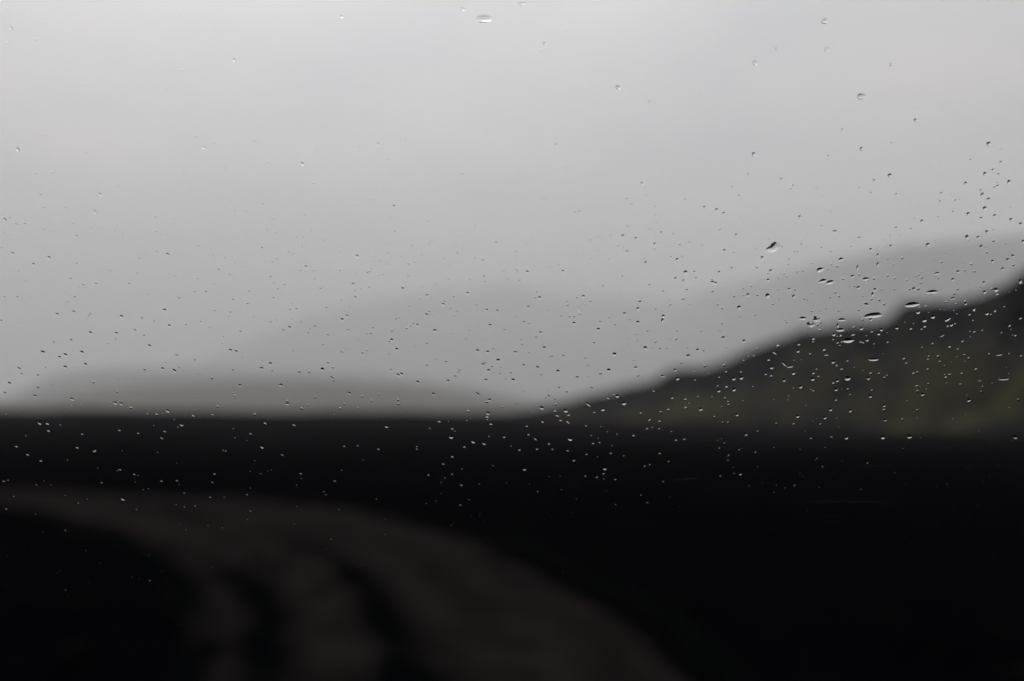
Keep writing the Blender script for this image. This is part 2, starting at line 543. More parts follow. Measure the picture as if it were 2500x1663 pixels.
# ------------------------------------------------------------------ the car: a side door with its window, and the cabin it closes
LEAN = 10.0
PN = Vector((0, math.cos(R(LEAN)), math.sin(R(LEAN))))       # outward
PU = Vector((1, 0, 0))
PV = PU.cross(PN) * -1
PV = Vector((0, -math.sin(R(LEAN)), math.cos(R(LEAN))))      # up along the glass
PO = EYE + ray(PW / 2, PH / 2) * 0.352                        # outer face passes here
TH = 0.004
def on_pane(px, py):
    d = ray(px, py)
    t = (PO - EYE).dot(PN) / d.dot(PN)
    p = EYE + d * t
    q = p - PO
    return q.dot(PU), q.dot(PV), t * d.dot(CR @ Vector((0, 0, -1)))
def pane_pt(u, v, n=0.0):
    return PO + PU * u + PV * v + PN * n
PM = Matrix((PU, PV, PN)).transposed()
car = bpy.data.objects.new('car', None)
C.objects.link(car)
car.location = (0, -0.45, 0)
car['label'] = 'car with a rain-spotted side window looking out on a dark gravel track'
car['category'] = 'car'
def clear_nodes(t, o):
    b = N(t, 'ShaderNodeBsdfTransparent')
    b.inputs['Color'].default_value = (1, 1, 1, 1)
    L(t, b.outputs[0], o.inputs['Surface'])
M_clear = mat('clear_window_glass', clear_nodes)
M_rubber = plain_mat('black_rubber', (0.002, 0.0024, 0.003), 0.7, 0.04)
M_paint = plain_mat('dark_paint', (0.02, 0.022, 0.026), 0.3, 0.5)
M_trim = plain_mat('charcoal_trim', (0.02, 0.02, 0.021), 0.8, 0.2)
M_cloth = plain_mat('grey_cloth', (0.05, 0.05, 0.052), 0.95, 0.1)
M_tyre = plain_mat('tyre_rubber', (0.012, 0.012, 0.012), 0.85, 0.2)
M_metal = plain_mat('alloy', (0.35, 0.35, 0.36), 0.4, 0.5)
_, v_low, _d = on_pane(1250, 1700)
U0, U1, V0, V1 = -0.52, 0.44, v_low, v_low + 0.47
def carpart(name, me, m, parent=None):
    o = link(name, me, m)
    o.parent = parent or car
    if parent is None:
        o.matrix_parent_inverse = Matrix.Translation(-car.location)
    return o
def slab(name, poly, n0, n1):
    """a polygon on the window plane given thickness along its outward normal"""
    k = len(poly)
    vs = [pane_pt(u, v, n0) for u, v in poly] + [pane_pt(u, v, n1) for u, v in poly]
    fs = [list(range(k))[::-1], list(range(k, 2 * k))]
    fs += [[i, (i + 1) % k, k + (i + 1) % k, k + i] for i in range(k)]
    me = pydata(name, [tuple(v) for v in vs], fs, False)
    return me
pane_poly = [(U0, V0 - 0.03), (U1, V0 - 0.03), (U1, V1 - 0.05), (U1 - 0.06, V1), (U0 + 0.10, V1), (U0, V1 - 0.10)]
pane = carpart('window_pane', slab('window_pane', pane_poly, -TH, 0.0), M_clear)
def bar(name, a, b, wid, n0, n1):
    a, b = Vector(a), Vector(b)
    d = (b - a).normalized()
    p = Vector((-d.y, d.x)) * wid
    return slab(name, [tuple(a), tuple(b), tuple(b + p), tuple(a + p)], n0, n1)
# belt seal: a soft lip along the lower edge of the glass, rising a hair in the middle of its run
vs, fs = [], []
for i in range(161):
    u = U0 + (U1 - U0) * i / 160
    lift = 0.0
    for k in range(9):
        a = math.pi * k / 8
        vs.append(tuple(pane_pt(u, V0 - 0.004 + 0.004 * math.sin(a) + lift, 0.0045 - 0.0045 * math.cos(a) + 0.0003)))
for i in range(160):
    for k in range(8):
        fs.append((i * 9 + k, i * 9 + k + 1, (i + 1) * 9 + k + 1, (i + 1) * 9 + k))
carpart('belt_seal', pydata('belt_seal', vs, fs), M_rubber)
edge = pane_poly[1:] + [pane_poly[0]]
for a, b in zip(edge, edge[1:]):
    carpart('window_frame', bar('window_frame', a, b, -0.05, -0.03, 0.012), M_paint)
yd = pane_pt(0, V0 - 0.004).y
def shell(name, x0, x1, y0, y1, z0, z1, m, parent=None, bev=0.02):
    bm = bmesh.new()
    bmesh.ops.create_cube(bm, size=1.0, matrix=Matrix.Translation(((x0 + x1) / 2, (y0 + y1) / 2, (z0 + z1) / 2)) @ Matrix.Diagonal((x1 - x0, y1 - y0, z1 - z0, 1)))
    bmesh.ops.bevel(bm, geom=bm.edges[:], offset=bev, segments=2, affect='EDGES', profile=0.5)
    me = bpy.data.meshes.new(name)
    bm.to_mesh(me); bm.free()
    return carpart(name, me, m, parent)
zb = pane_pt(0, V0).z - 0.006
zt = pane_pt(0, V1).z + 0.04
yt = pane_pt(0, V1).y
door = shell('door', U0 - 0.05, U1 + 0.05, yd - 0.09, yd + 0.05, 0.55, zb - 0.004, M_paint)
hd = link('handle', box_mesh('handle', U0 + 0.06, U0 + 0.24, yd + 0.052, yd + 0.085, zb - 0.16, zb - 0.13), M_paint)
hd.parent = car; hd.matrix_parent_inverse = Matrix.Translation(-car.location)
BK = -1.75
shell('roof', -1.7, 1.1, BK + 0.12, yt + 0.02, zt + 0.012, zt + 0.07, M_paint)
shell('floor_pan', -2.1, 2.3, BK, yd + 0.04, 0.42, 0.54, M_trim)
shell('far_side', -2.1, 2.3, BK - 0.06, BK + 0.06, 0.55, zb, M_paint)
shell('rear_quarter', -2.1, U0 - 0.055, yd - 0.09, yd + 0.05, 0.55, zb - 0.004, M_paint)
shell('front_wing', U1 + 0.055, 2.3, yd - 0.09, yd + 0.05, 0.55, zb - 0.03, M_paint)
shell('bonnet', 1.15, 2.3, BK + 0.07, yd - 0.1, zb - 0.12, zb - 0.05, M_paint)
shell('dashboard', 0.75, 1.1, BK + 0.1, yd - 0.12, 0.9, zb - 0.12, M_trim)
for x in (U0 - 0.17, -1.66, U1 + 0.06):
    shell('pillar', x, x + 0.1, yt - 0.04, yt + 0.03, zb, zt + 0.01, M_paint)
    shell('pillar', x, x + 0.1, BK + 0.1, BK + 0.17, zb + 0.002, zt + 0.01, M_paint)
shell('seat', -0.45, 0.1, -1.5, -0.25, 0.6, 0.85, M_cloth, bev=0.06)
shell('backrest', -0.62, -0.47, -1.5, -0.25, 0.7, 1.4, M_cloth, bev=0.05)
def wheel(x, y):
    bm = bmesh.new()
    prof = [(0.2, -0.1), (0.33, -0.11), (0.36, -0.08), (0.36, 0.08), (0.33, 0.11), (0.2, 0.1)]
    n = 36
    vv = []
    for i in range(n):
        a = 2 * math.pi * i / n
        vv.append([bm.verts.new((x + r * math.sin(a), y + o, 0.37 + r * math.cos(a))) for r, o in prof])
    for i in range(n):
        for k in range(len(prof)):
            bm.faces.new((vv[i][k], vv[i][(k + 1) % 6], vv[(i + 1) % n][(k + 1) % 6], vv[(i + 1) % n][k]))
    me = bpy.data.meshes.new('wheel'); bm.to_mesh(me); bm.free()
    wobj = carpart('wheel', me, M_tyre)
    bm = bmesh.new()
    bmesh.ops.create_cone(bm, cap_ends=True, segments=24, radius1=0.21, radius2=0.18, depth=0.16,
                          matrix=Matrix.Translation((x, y, 0.37)) @ Matrix.Rotation(R(90), 4, 'X'))
    me = bpy.data.meshes.new('rim'); bm.to_mesh(me); bm.free()
    rim = link('rim', me, M_metal); rim.parent = wobj
    rim.matrix_parent_inverse = Matrix.Identity(4)
for x in (-1.5, 1.6):
    for y in (yd - 0.1, BK + 0.1):
        wheel(x, y)

# ------------------------------------------------------------------ raindrops on the outer face of the glass
def water_nodes(t, o):
    b = N(t, 'ShaderNodeBsdfGlass')
    b.inputs['IOR'].default_value = 1.333
    b.inputs['Roughness'].default_value = 0.0
    L(t, b.outputs[0], o.inputs['Surface'])
M_water = mat('rain_water', water_nodes)
def drop_geo(outline, rings=7, seg=28, sag=0.42):
    """domed cap of unit height over a closed outline r(angle); the belly hangs low"""
    vs, fs = [], []
    for k in range(1, rings + 1):
        q = math.sin(math.pi / 2 * k / rings)
        for i in range(seg):
            a = 2 * math.pi * i / seg
            rr = outline(a) * q
            x, y = rr * math.cos(a), rr * math.sin(a)
            h = (1 - q * q) * (1 - sag * y * 0.9)
            vs.append((x, y, h))
    vs.append((0, 0, 1.0))
    top = len(vs) - 1
    for i in range(seg):
        fs.append((top, i, (i + 1) % seg))
    for k in range(rings - 1):
        for i in range(seg):
            j = (i + 1) % seg
            fs.append((k * seg + i, (k + 1) * seg + i, (k + 1) * seg + j, k * seg + j))
    ncap = len(fs)
    b = len(vs)
    for i in range(seg):
        a = 2 * math.pi * i / seg
        vs.append((outline(a) * math.cos(a), outline(a) * math.sin(a), 0.0))
    fs.append(tuple(b + i for i in range(seg))[::-1])
    return vs, fs, ncap
def bump(c, wd, amt):
    def f(a):
        d = (a - c + math.pi) % (2 * math.pi) - math.pi
        return amt * math.exp(-(d / wd) ** 2)
    return f
def outl(harm=(), bumps=()):
    bf = [bump(R(c), R(wd), am) for c, wd, am in bumps]
    return lambda a: 1 + sum(am * math.cos(n * a + ph) for n, am, ph in harm) + sum(f(a) for f in bf)
def lens(k, harm=()):
    """between a circle and a leaf with pointed ends"""
    def f(a):
        c, sn = math.cos(a), abs(math.sin(a))
        q = 1.0 if abs(c) < 1e-4 else (-sn + math.sqrt(sn * sn + 4 * c * c)) / (2 * c * c)
        return (1 - k) + k * q + sum(am * math.cos(n * a + ph) for n, am, ph in harm)
    return f
def poly_outline(pts, cx, cy):
    P = sorted((math.atan2(cy - y, x - cx), math.hypot(x - cx, cy - y)) for x, y in pts)
    P = [(a - 2 * math.pi, r) for a, r in P] + P + [(a + 2 * math.pi, r) for a, r in P]
    def f(a):
        a = (a + math.pi) % (2 * math.pi) - math.pi
        ws = wr = 0.0
        for b, r in P:
            g = math.exp(-((a - b) / 0.22) ** 2)
            ws += g; wr += g * r
        return wr / ws if ws > 1e-9 else interp(P, a)
    return f
def geo_mesh(name, outline, sag=0.42, rings=7, seg=28):
    v, f, nc = drop_geo(outline, rings, seg, sag)
    me = pydata(name, v, f, True)
    me.polygons[len(f) - 1].use_smooth = False
    me.materials.append(M_water)
    return me
VAR = []
for i in range(14):
    VAR.append(outl([(n, random.gauss(0, s), random.random() * 6.28) for n, s in ((2, .05), (3, .05), (4, .02), (5, .015))]))
VMESH = [geo_mesh('raindrop', o) for o in VAR]
CONTACT = 36.0
PROUD = 0.00002
def drop_matrix(px, py, wpx, hpx, rot, contact=None):
    u, v, dep = on_pane(px, py)
    s = dep / FPX
    a, b = wpx * s / 2, hpx * s / 2
    H = math.tan(R(contact or CONTACT)) * min(a, b) / 2
    R3 = PM @ Matrix.Rotation(R(rot), 3, 'Z') @ Matrix.Diagonal((a, b, H))
    m = R3.to_4x4()
    m.translation = pane_pt(u, v, PROUD)
    return m
def add_drop(me, mtx, label, group=None):
    o = bpy.data.objects.new('raindrop', me)
    C.objects.link(o)
    o.matrix_world = mtx
    o['label'] = label
    o['category'] = 'raindrop'
    if group:
        o['group'] = group
    return o

# each list: crop origin and scale on the photograph, then x, y, width [, height, turn] read off that crop
S3, S19 = 2195 / 700.0, 2357 / 1250.0
def unit_poly(pts, cx, cy, s):
    f = poly_outline(pts, cx, cy)
    return lambda a: f(a) / s
HEART = unit_poly([(222, 182), (238, 168), (256, 155), (270, 138), (288, 127), (308, 132), (322, 150), (324, 168), (310, 190), (286, 203), (258, 208), (236, 202), (226, 192), (246, 162), (316, 180)], 275, 172, 32)
SPIKE = unit_poly([(574, 726), (584, 716), (588, 698), (593, 690), (600, 702), (610, 714), (636, 718), (630, 732), (612, 738), (592, 737), (580, 733)], 604, 724, 20)
HORN = unit_poly([(526, 748), (534, 746), (542, 756), (560, 761), (590, 764), (588, 774), (572, 780), (552, 780), (538, 772), (530, 760)], 560, 768, 20)
SPECIAL = [  # x, y, w, h, turn, outline, label
    (272, 172, 64, 64, 0, HEART, 'large heart-shaped raindrop with two lobes on the car window'),
    (793, 262, 48, 26, 15, lens(.6, [(3, .05, 2)]), 'small leaf-shaped raindrop tilted above a longer slanted one'),
    (634, 341, 64, 34, 24, lens(.6, [(3, .10, .3)]), 'slanted leaf-shaped raindrop just above a touching pair'),
    (655, 427, 66, 30, 14, lens(.6, [(3, .06, 2)]), 'flat raindrop of a touching pair, the higher one'),
    (711, 437, 68, 32, 15, lens(.6, [(3, .06, 1)]), 'flat raindrop of a touching pair, the lower one'),
    (984, 412, 58, 27, 9, lens(.6, [(3, .06, 0)]), 'lens-shaped raindrop standing alone beside the touching pair'),
    (1493, 511, 100, 30, 5, lens(.6, [(3, .05, 2)]), 'long thin raindrop, pointed at both ends, above the widest ones'),
    (1340, 608, 122, 40, 7, lens(.6, [(3, .04, 1)]), 'wide spindle-shaped raindrop with a dark upper rim'),
    (1042, 690, 142, 42, 6, outl([(3, .05, 2), (5, .05, 1), (7, .04, 0)]), 'widest ragged raindrop with a notched upper edge'),
    (503, 713, 60, 27, 0, lens(.6, [(3, .04, 0)]), 'flat oval raindrop next to one with an upright spike'),
    (604, 724, 40, 40, 0, SPIKE, 'raindrop with a dark upright spike on its top'),
    (560, 766, 40, 40, 0, HORN, 'raindrop with a curled horn at one end'),
    (801, 724, 66, 25, 3, lens(.6, [(3, .04, 1)]), 'flat oval raindrop above a second flat one with a bright belly'),
    (788, 801, 68, 28, 3, lens(.6, [(3, .04, 2)]), 'flat oval raindrop with a bright belly between two others'),
    (849, 882, 90, 40, 3, lens(.6, [(3, .03, 1)]), 'big oval raindrop with bright belly and dark cap below the flat ones'),
    (1042, 1028, 80, 24, 0, lens(.6, [(3, .04, 1)]), 'thin crescent raindrop with a dark cap, standing alone'),
    (843, 1172, 46, 36, 8, outl([(2, .04, 1)]), 'plump round raindrop with a dark cap and bright half'),
    (1610, 722, 50, 22, 30, lens(.6, [(3, .08, 1)]), 'short tick-shaped raindrop slanting upward'),
    (2005, 992, 52, 13, 3, lens(.7), 'thin dash-shaped raindrop above the longest dash'),
    (2040, 1178, 88, 17, 3, lens(.7), 'longest thin dash-shaped raindrop'),
    (1528, 369, 48, 19, 10, lens(.6, [(3, .06, 1)]), 'small thin pointed raindrop over the long spindle ones'),
    (1651, 560, 44, 18, 9, lens(.6, [(3, .06, 1)]), 'small thin pointed raindrop beside the long spindle ones'),
    (357, 1060, 54, 17, -48, lens(.6, [(3, .08, 1)]), 'narrow raindrop running down steeply into a flat one'),
    (404, 1083, 46, 15, 8, lens(.6, [(3, .08, 2)]), 'flat raindrop at the foot of a steep narrow one'),
]
SPECIAL2 = [
    (2227 / S19, 86 / S19, 76 / S19, 36 / S19, 2, outl([(3, .03, 1)]), 'large pale half-moon raindrop with a dark arched top, alone'),
    (1250 + 1609 / S19, 444 / S19, 44 / S19, 26 / S19, 8, outl([(3, .06, 1)]), 'raindrop with a short dark dash along its top, high on the glass'),
    (1250 + 47 / S19, 17 / S19, 46 / S19, 17 / S19, 8, outl([(3, .05, 1)]), 'faint flat raindrop at the top of the glass'),
    (1250 + 1440 / S19, 97 / S19, 32 / S19, 26 / S19, 30, outl([(2, .06, 1)]), 'faint round raindrop high on the glass above a smaller one'),
]
D1 = """927 478 28 26 40;1408 441 30 14;769 768 18 34 0;888 844 30 16 15;684 999 32 14;799 1106 28 13;1570 853 34 14 25;1710 1218 34 9;1858 1195 36 9;1740 994 28 9;1627 1145 30 12;286 985 30 14 -35;
922 325 20 42 -8;1036 530 20 34 0;993 608 32 20;979 592 20;748 48 36 20;934 87 30 16 15;1760 92 28 36 0;1844 92 24;1459 150 30;1868 164 26;1960 118 22;1911 50 24;2190 124 26;1215 10 20;1328 20 18;
1176 160 22;1023 186 22;872 158 14;490 138 18;345 158 16;436 198 16;461 200 14;193 250 30;393 255 16;391 294 18;148 320 20;257 349 26;232 365 18;358 369 16;457 353 18;503 346 18;379 390 16;237 420 26;
311 402 14;575 290 14;718 197 14;645 166 14;764 312 22;692 336 18;719 300 16;882 392 28;932 377 20;812 410 22;1046 408 20;1152 384 20;1204 404 18;1076 230 20 30 0;1076 302 20 36 0;1263 248 22;
1152 256 16;1195 300 18;1041 272 14;1564 280 20;1790 296 20;1955 275 24;2071 263 26;2110 234 24;2113 305 22;1910 206 22;2032 333 24;1690 356 24;1741 344 18;1815 352 22;1650 415 24;1536 404 16;
1411 400 22;1385 378 16;1369 392 16;1297 418 16;1887 440 24;1980 494 36;1948 487 18;1993 535 22;1893 512 26;2167 428 24 40 0;1687 489 18;1660 524 18;1386 487 22;1351 486 24;1319 489 20;1201 489 16;
1104 491 16;1054 493 24;1085 570 22;1028 567 20;1123 605 20;928 648 18;896 464 18;751 512 20;779 541 20;709 550 18;574 516 14;432 546 24 30 0;512 560 18;534 569 16;440 490 18;398 490 22;316 491 16;
233 540 36;155 533 22;83 533 26;47 535 18;46 478 16;109 463 16;270 601 20;14 630 30;19 698 14;137 685 18;370 728 16;378 741 18;568 658 20;677 637 16;772 654 18;615 762 20;631 803 22;637 744 18;
961 723 20;1021 722 24;739 837 24;950 791 26;891 783 18;1032 821 16;1081 831 24;1101 800 24;1220 786 24;1331 799 20;1434 727 32;1497 702 30;1384 666 30;1445 622 16;1437 783 22;1412 800 14;
1637 763 26;1613 778 18;1668 758 14;1748 601 22;1745 583 18;1602 587 18;1674 604 14;1812 643 20 32 0;1781 690 20;1910 676 28;1976 664 22;2170 720 20;2088 777 22;2045 626 14;1806 733 14;1816 821 18;
1878 808 16;2025 827 16;2132 851 22;1727 895 20;1627 938 22;1690 952 16;1773 1020 20;1829 1107 22;1929 988 16;2084 988 16;2176 1005 20;1497 910 16;1416 937 12;1152 900 16;1047 911 12;965 904 16;
946 898 16;993 880 22;770 905 18;736 878 14;793 851 18;765 853 12;585 877 22;582 896 14;473 920 20;464 965 24;667 961 22;558 988 16;312 926 22;153 945 16;52 886 24;128 1002 16;49 1038 16;242 1038 20;
263 1090 24;30 1127 16;30 1168 26;220 1147 18;261 1158 20;358 1187 24;430 1133 24;585 1140 20;577 1178 26;623 1163 18;735 1046 26;763 1079 18;845 1043 16;1023 1137 22;1003 1171 26;1086 1139 18;
1127 1169 16;1146 1152 14;1278 1027 20;1295 1059 16;1468 1005 16;1539 1006 20;1551 1047 18;1459 1105 18;1460 1028 22 9;1350 1138 22;1379 1128 18;1376 1233 30 13;1381 1272 22;1418 1294 28;1464 1216 18;
1598 1168 20;1604 1210 14;1720 1139 18;1880 1239 18;484 1237 26;755 1257 26;738 1214 20;765 1190 24;848 1258 18;1031 1267 18;1018 1309 24;584 1273 16;393 1309 14;866 1300 16;713 1411 24;864 1420 24;
758 1348 20;1125 1380 22;1125 1417 22;1380 1418 22;1773 1338 28;2153 1337 20;462 1463 24;670 1474 24;434 1527 22;638 1527 20;300 1520 18;1132 1490 22;1265 1490 20;1870 1275 18"""
D2 = """37 135 26;188 194 24;272 137 18;187 245 14;303 81 18;197 340 22;185 332 18;274 358 26;128 406 20;214 414 22;93 350 14;444 320 18;516 295 16;548 354 26;458 433 12;347 503 18;337 548 20;369 556 30;
654 550 20;703 547 28;756 577 22;578 582 16;583 608 24;717 607 16;718 478 14;853 458 20;760 250 20;652 192 16;757 107 16;818 82 16;845 97 16;911 72 16;1007 82 26;1107 103 26;966 151 22;1008 168 20;
1040 203 28;1250 147 28;1248 178 16;1301 59 24;1388 59 18;1440 142 22;1514 122 20;1612 147 14;1043 12 26;1215 35 40 14 -40;1245 68 30 9 -42;895 252 14;819 188 14;1163 250 18;1182 287 26;1370 234 20;
1459 231 18;1422 264 26;1487 362 34;1551 347 22;1410 408 24;1470 428 18 28 0;1563 397 18;1493 487 22;1311 497 20;1208 449 20;1001 382 20;1466 560 24;1138 588 26;1121 640 28;1019 677 26;1054 719 18;
1122 744 28;1256 635 18;1368 605 20;1316 696 26;1309 730 22 36 0;1192 805 18;1108 831 16;1418 803 16;1413 869 20;1255 891 18;1178 940 30;1289 938 18;1341 938 14;1578 955 24;1621 956 18;1500 937 12;
1506 1000 28;1452 1053 18;1406 1108 24;1311 1155 36 16 -20;1424 1175 26;1103 1090 24;1122 1150 20;898 1110 28;833 1133 22;942 988 30;785 893 22;818 797 28;833 731 18;898 701 16;788 763 12;946 757 16;
633 750 24;597 692 24;633 694 20;537 688 22;667 640 24 50 10;677 678 20;437 646 16;283 627 24;44 657 24;250 730 22;291 746 18;98 795 16;375 823 24;339 852 20;227 871 16;235 908 18;404 939 26;
182 973 26;287 972 24 9 -40;461 998 20;549 991 22;52 1036 30;12 941 18;6 1078 18;68 1084 14;65 1132 16;146 1126 20;247 1061 24;353 1087 26;382 1140 16;509 1118 26;655 1155 24;735 1068 22 10 -40;
720 1014 16;166 1185 28;516 1237 20;575 1272 20;766 1237 28 13 -40;438 1299 30 15 -40;485 1328 16;243 1273 10;195 1360 14;83 1391 18;384 1398 32;491 1372 20;568 1420 32;487 1428 20;504 1465 28 16 -30;
530 1500 22;586 1515 36 13 -45;591 1461 20;740 1370 46 18 -42;787 1437 16;852 1411 26;893 1332 24 14 -35;962 1308 28;939 1301 16;1014 1363 32;1243 1274 18;1143 1442 16;1296 1432 20;1355 1416 20;
1386 1330 22;1484 1337 18;1487 1400 22;1601 1408 28;1740 1268 24;1733 1234 14;1801 1244 22;1856 1258 26;1788 1326 18;1815 1360 36 13 -60;1818 1376 18;1879 1450 24;1707 1467 16;1582 1314 14;
1210 1499 18;1287 1505 20;1284 1562 16;1191 1562 20;391 1512 20;270 1544 18;724 1540 14;1781 1072 22;1631 1078 22;1549 1124 12;1797 1126 18;1854 1175 26;1744 1167 14;1775 862 26;1731 605 20;
1763 633 20;1763 750 20;1857 541 22;1691 502 22;1693 437 28;1716 444 26;1686 411 18;1743 362 22;1837 320 20;1784 195 26;1855 203 16;1875 75 24;1747 28 18;1771 1512 14 22 0;1811 1511 16;1607 808 14"""
D3 = """123 177 26;233 52 16;394 84 18;435 86 18;433 132 16;431 163 14;596 107 20;578 44 18;502 40 16;163 30 18;327 212 26;364 209 18;235 248 24;203 274 20;421 338 24;462 320 28;520 342 20;189 384 24;
214 434 24;296 449 22;246 482 18;525 405 18;570 476 24;25 496 24;12 594 24;211 549 20;338 640 22;388 632 26;617 623 20;458 571 12;191 735 20;422 736 20;334 783 28;289 796 22;495 785 16;529 765 26;
478 815 20;628 832 20;593 908 18;722 195 20;719 340 22;854 239 32;821 453 26;834 496 20;878 481 18;945 469 24;840 555 28;733 568 18;777 696 26;737 725 28;786 792 22;738 966 26 12 -40;893 973 22;
928 956 24 9 -40;990 240 20;980 271 16;1028 270 18;1078 290 22;1090 205 20;1189 234 18;1142 41 22;1134 108 18;1100 138 14;1270 150 18;930 354 24;950 350 20;963 331 22;1017 378 18;1048 373 16;
1248 292 18;1290 278 20;1245 381 20;1343 225 16;1420 112 18;1405 128 18;1400 145 14;1566 68 18;1632 76 20;1610 147 20;1622 207 18;1520 248 18;1550 295 14;1553 407 20;1460 449 14;1201 486 26;
1387 539 26;1336 557 24;1248 612 20;1402 652 26;1383 687 26;1152 709 24;1119 804 24;1284 747 20;1313 764 28;1262 768 16;1232 785 24;1447 807 30;1522 577 18;1512 607 26;1568 631 20;1591 541 18;
1623 651 20;1597 690 16;1593 822 16;958 822 22;927 828 20;972 781 16;1117 878 26;1101 885 18;1157 951 28;1096 982 18;857 868 14;1387 897 24;1534 1039 22;1388 1068 18;1112 1098 22;629 1047 24;
587 1103 32;666 1088 20;660 1170 34 15 -45;671 1188 18;486 1121 24;411 1118 24;189 1060 28;121 1096 28;269 1224 30;318 1367 30;322 1344 20;429 1403 24;473 1377 18;533 1316 20;508 1395 10;69 1449 22;
148 1523 26;369 1535 26 14 -35;1166 1146 28;1194 1140 28;794 1287 26;892 1310 22;962 1343 18;1021 1295 18;1166 1336 22;1170 1367 22;755 1368 18;724 1402 24;859 1397 14;1077 1541 26;1318 1202 28;
1548 1192 28;1602 1150 28 14 -35;1628 1121 24 12 -35;1638 1103 28 14 -35;1437 1293 28;1704 1425 22;1846 1352 26;1866 1337 26;1855 1440 30;1847 1473 22;1776 1293 36 17 -45;1480 1509 24;1580 1563 20;
1838 1186 26;1859 1112 26;1775 961 28;1852 970 26;1816 1066 26;1831 1045 20;1700 522 28;1815 272 26;1753 244 22;1823 382 24;1832 425 20;1715 411 18;1767 604 20;1845 650 24;1872 767 28;1717 799 18;1877 1529 22"""
D4 = """124 8 28 13 -30;29 50 18;62 101 18;12 165 20;97 216 28;338 25 20;408 37 14;375 250 30;256 300 26;141 349 18;585 86 28;693 33 30;773 22 26 12 -35;876 42 22;937 55 22;586 285 22;541 401 22;638 447 24;
735 438 24;571 539 24;131 540 26;33 541 16;565 665 42 17 -32;437 682 28;690 673 20;676 690 14;8 721 24;930 701 32;1089 703 24;1261 651 30;1180 730 18;1295 771 28;1034 796 26;1102 836 22;1422 756 18;
891 828 28;886 867 18;829 903 14;692 824 28;545 871 22;412 889 20;328 974 36;455 1010 26;500 994 34;628 974 32;500 1086 30;655 1066 26;1144 924 30;147 1097 34 15 -32;164 1132 18;349 1087 12;
290 1142 22;72 1210 28;37 1276 24;290 1237 24;268 1307 28;550 1331 32 18 -25;714 1201 22;893 1274 20;1108 1101 26;1246 1098 28;1336 1116 34;1352 989 28 13 -25;1492 1027 18;882 1361 28;928 1367 28;
1003 1398 26;1283 1421 28;1200 1452 24;1245 1443 10;1479 1464 22;1627 1455 20;303 1514 30;363 1527 26;1390 1528 26;1622 1167 26;1837 1227 26;1795 1305 18;1797 1322 14;1666 1388 22;1783 1104 22;
1766 959 28;1808 967 28;1841 805 22;1641 649 20;1764 660 20;1745 700 14;1786 561 26;1369 549 24;1489 503 24;1577 500 26;1641 443 22;1514 403 16;1345 384 18;1051 360 24;939 357 14;845 343 16;986 441 22;
1068 246 22;1198 193 26;1284 226 32;1380 205 16;1518 148 24;1510 121 16;1556 145 16;1628 220 22;1719 241 24;1673 330 24;1797 281 22;1761 369 22;1803 92 18;1871 52 20;1225 63 26 12 -25;1197 42 20;
1282 72 18;1359 32 16;1877 314 14"""
D5 = """223 102 14;378 116 10;550 99 12;636 112 10;758 104 12;745 135 16 8 -30;1153 114 12;75 174 14;355 179 14;434 196 14;127 212 14;188 240 14;1039 193 10;1206 172 16;1299 212 16 8 -35;1585 172 12;1647 169 10;
1742 186 14;1919 185 10;2138 175 12;2077 127 18;2178 147 18;2229 156 16;2252 126 8;2321 131 12;2082 221 14;2040 254 12;1972 304 12;2047 317 10;2081 300 10;2124 352 14;2160 418 10;2119 443 12;552 280 14;
540 284 8;618 301 12;743 333 14;814 331 12;987 300 12;977 338 12;848 388 12;1384 299 14;1387 320 8;1541 333 14;1490 380 10;1500 396 12;1733 415 10;2008 422 8;1962 435 8;967 407 12;1033 406 10;1137 395 12;
1153 364 8;1153 470 10;849 452 12;898 447 12;629 463 10;565 411 18;468 340 12;37 328 10;17 333 12;28 461 12;300 560 14;461 710 10;301 834 12;641 781 14;690 782 16;609 774 8;823 992 12;776 934 10;
917 1183 16;930 1204 10;838 1154 10;1525 601 12;848 573 10;977 729 8;1772 577 8;2136 1018 12;2169 491 10;1355 529 8;1560 463 10"""
D6 = """267 135 20;76 119 12;108 140 18 8 -45;171 161 12;116 186 12;187 185 10;35 190 12;257 193 12;286 239 14;344 210 12;374 160 12;403 155 10;456 205 12;427 271 16;422 300 12;392 315 12;476 326 12;57 274 16;
560 123 12;681 206 12;613 264 12;635 256 10;722 242 10;756 145 12;795 140 12;955 181 10;999 214 12;995 236 10;1047 188 10;1077 114 14;1132 102 10;1122 200 12;979 157 10;1378 137 14;1472 130 12;1539 129 16;
1706 127 18;1829 123 22;2317 125 20;1405 228 10;1431 267 12;1519 240 10;1638 249 10;1303 353 12;1607 370 10;1092 354 10;1050 295 14;1023 297 10;961 309 12;697 335 12;595 397 10;624 431 10;478 441 10;
118 381 10;338 310 12;2003 345 12;2145 443 10;1358 466 10;1429 597 10;1525 604 10;1837 619 12;2149 577 10;2174 528 8;2213 682 10;2139 747 8;2277 853 10;1308 805 10;1301 859 10;1190 923 10;891 897 10;
487 808 12;650 821 10;234 750 12;1357 1109 8;717 598 8;967 530 8"""
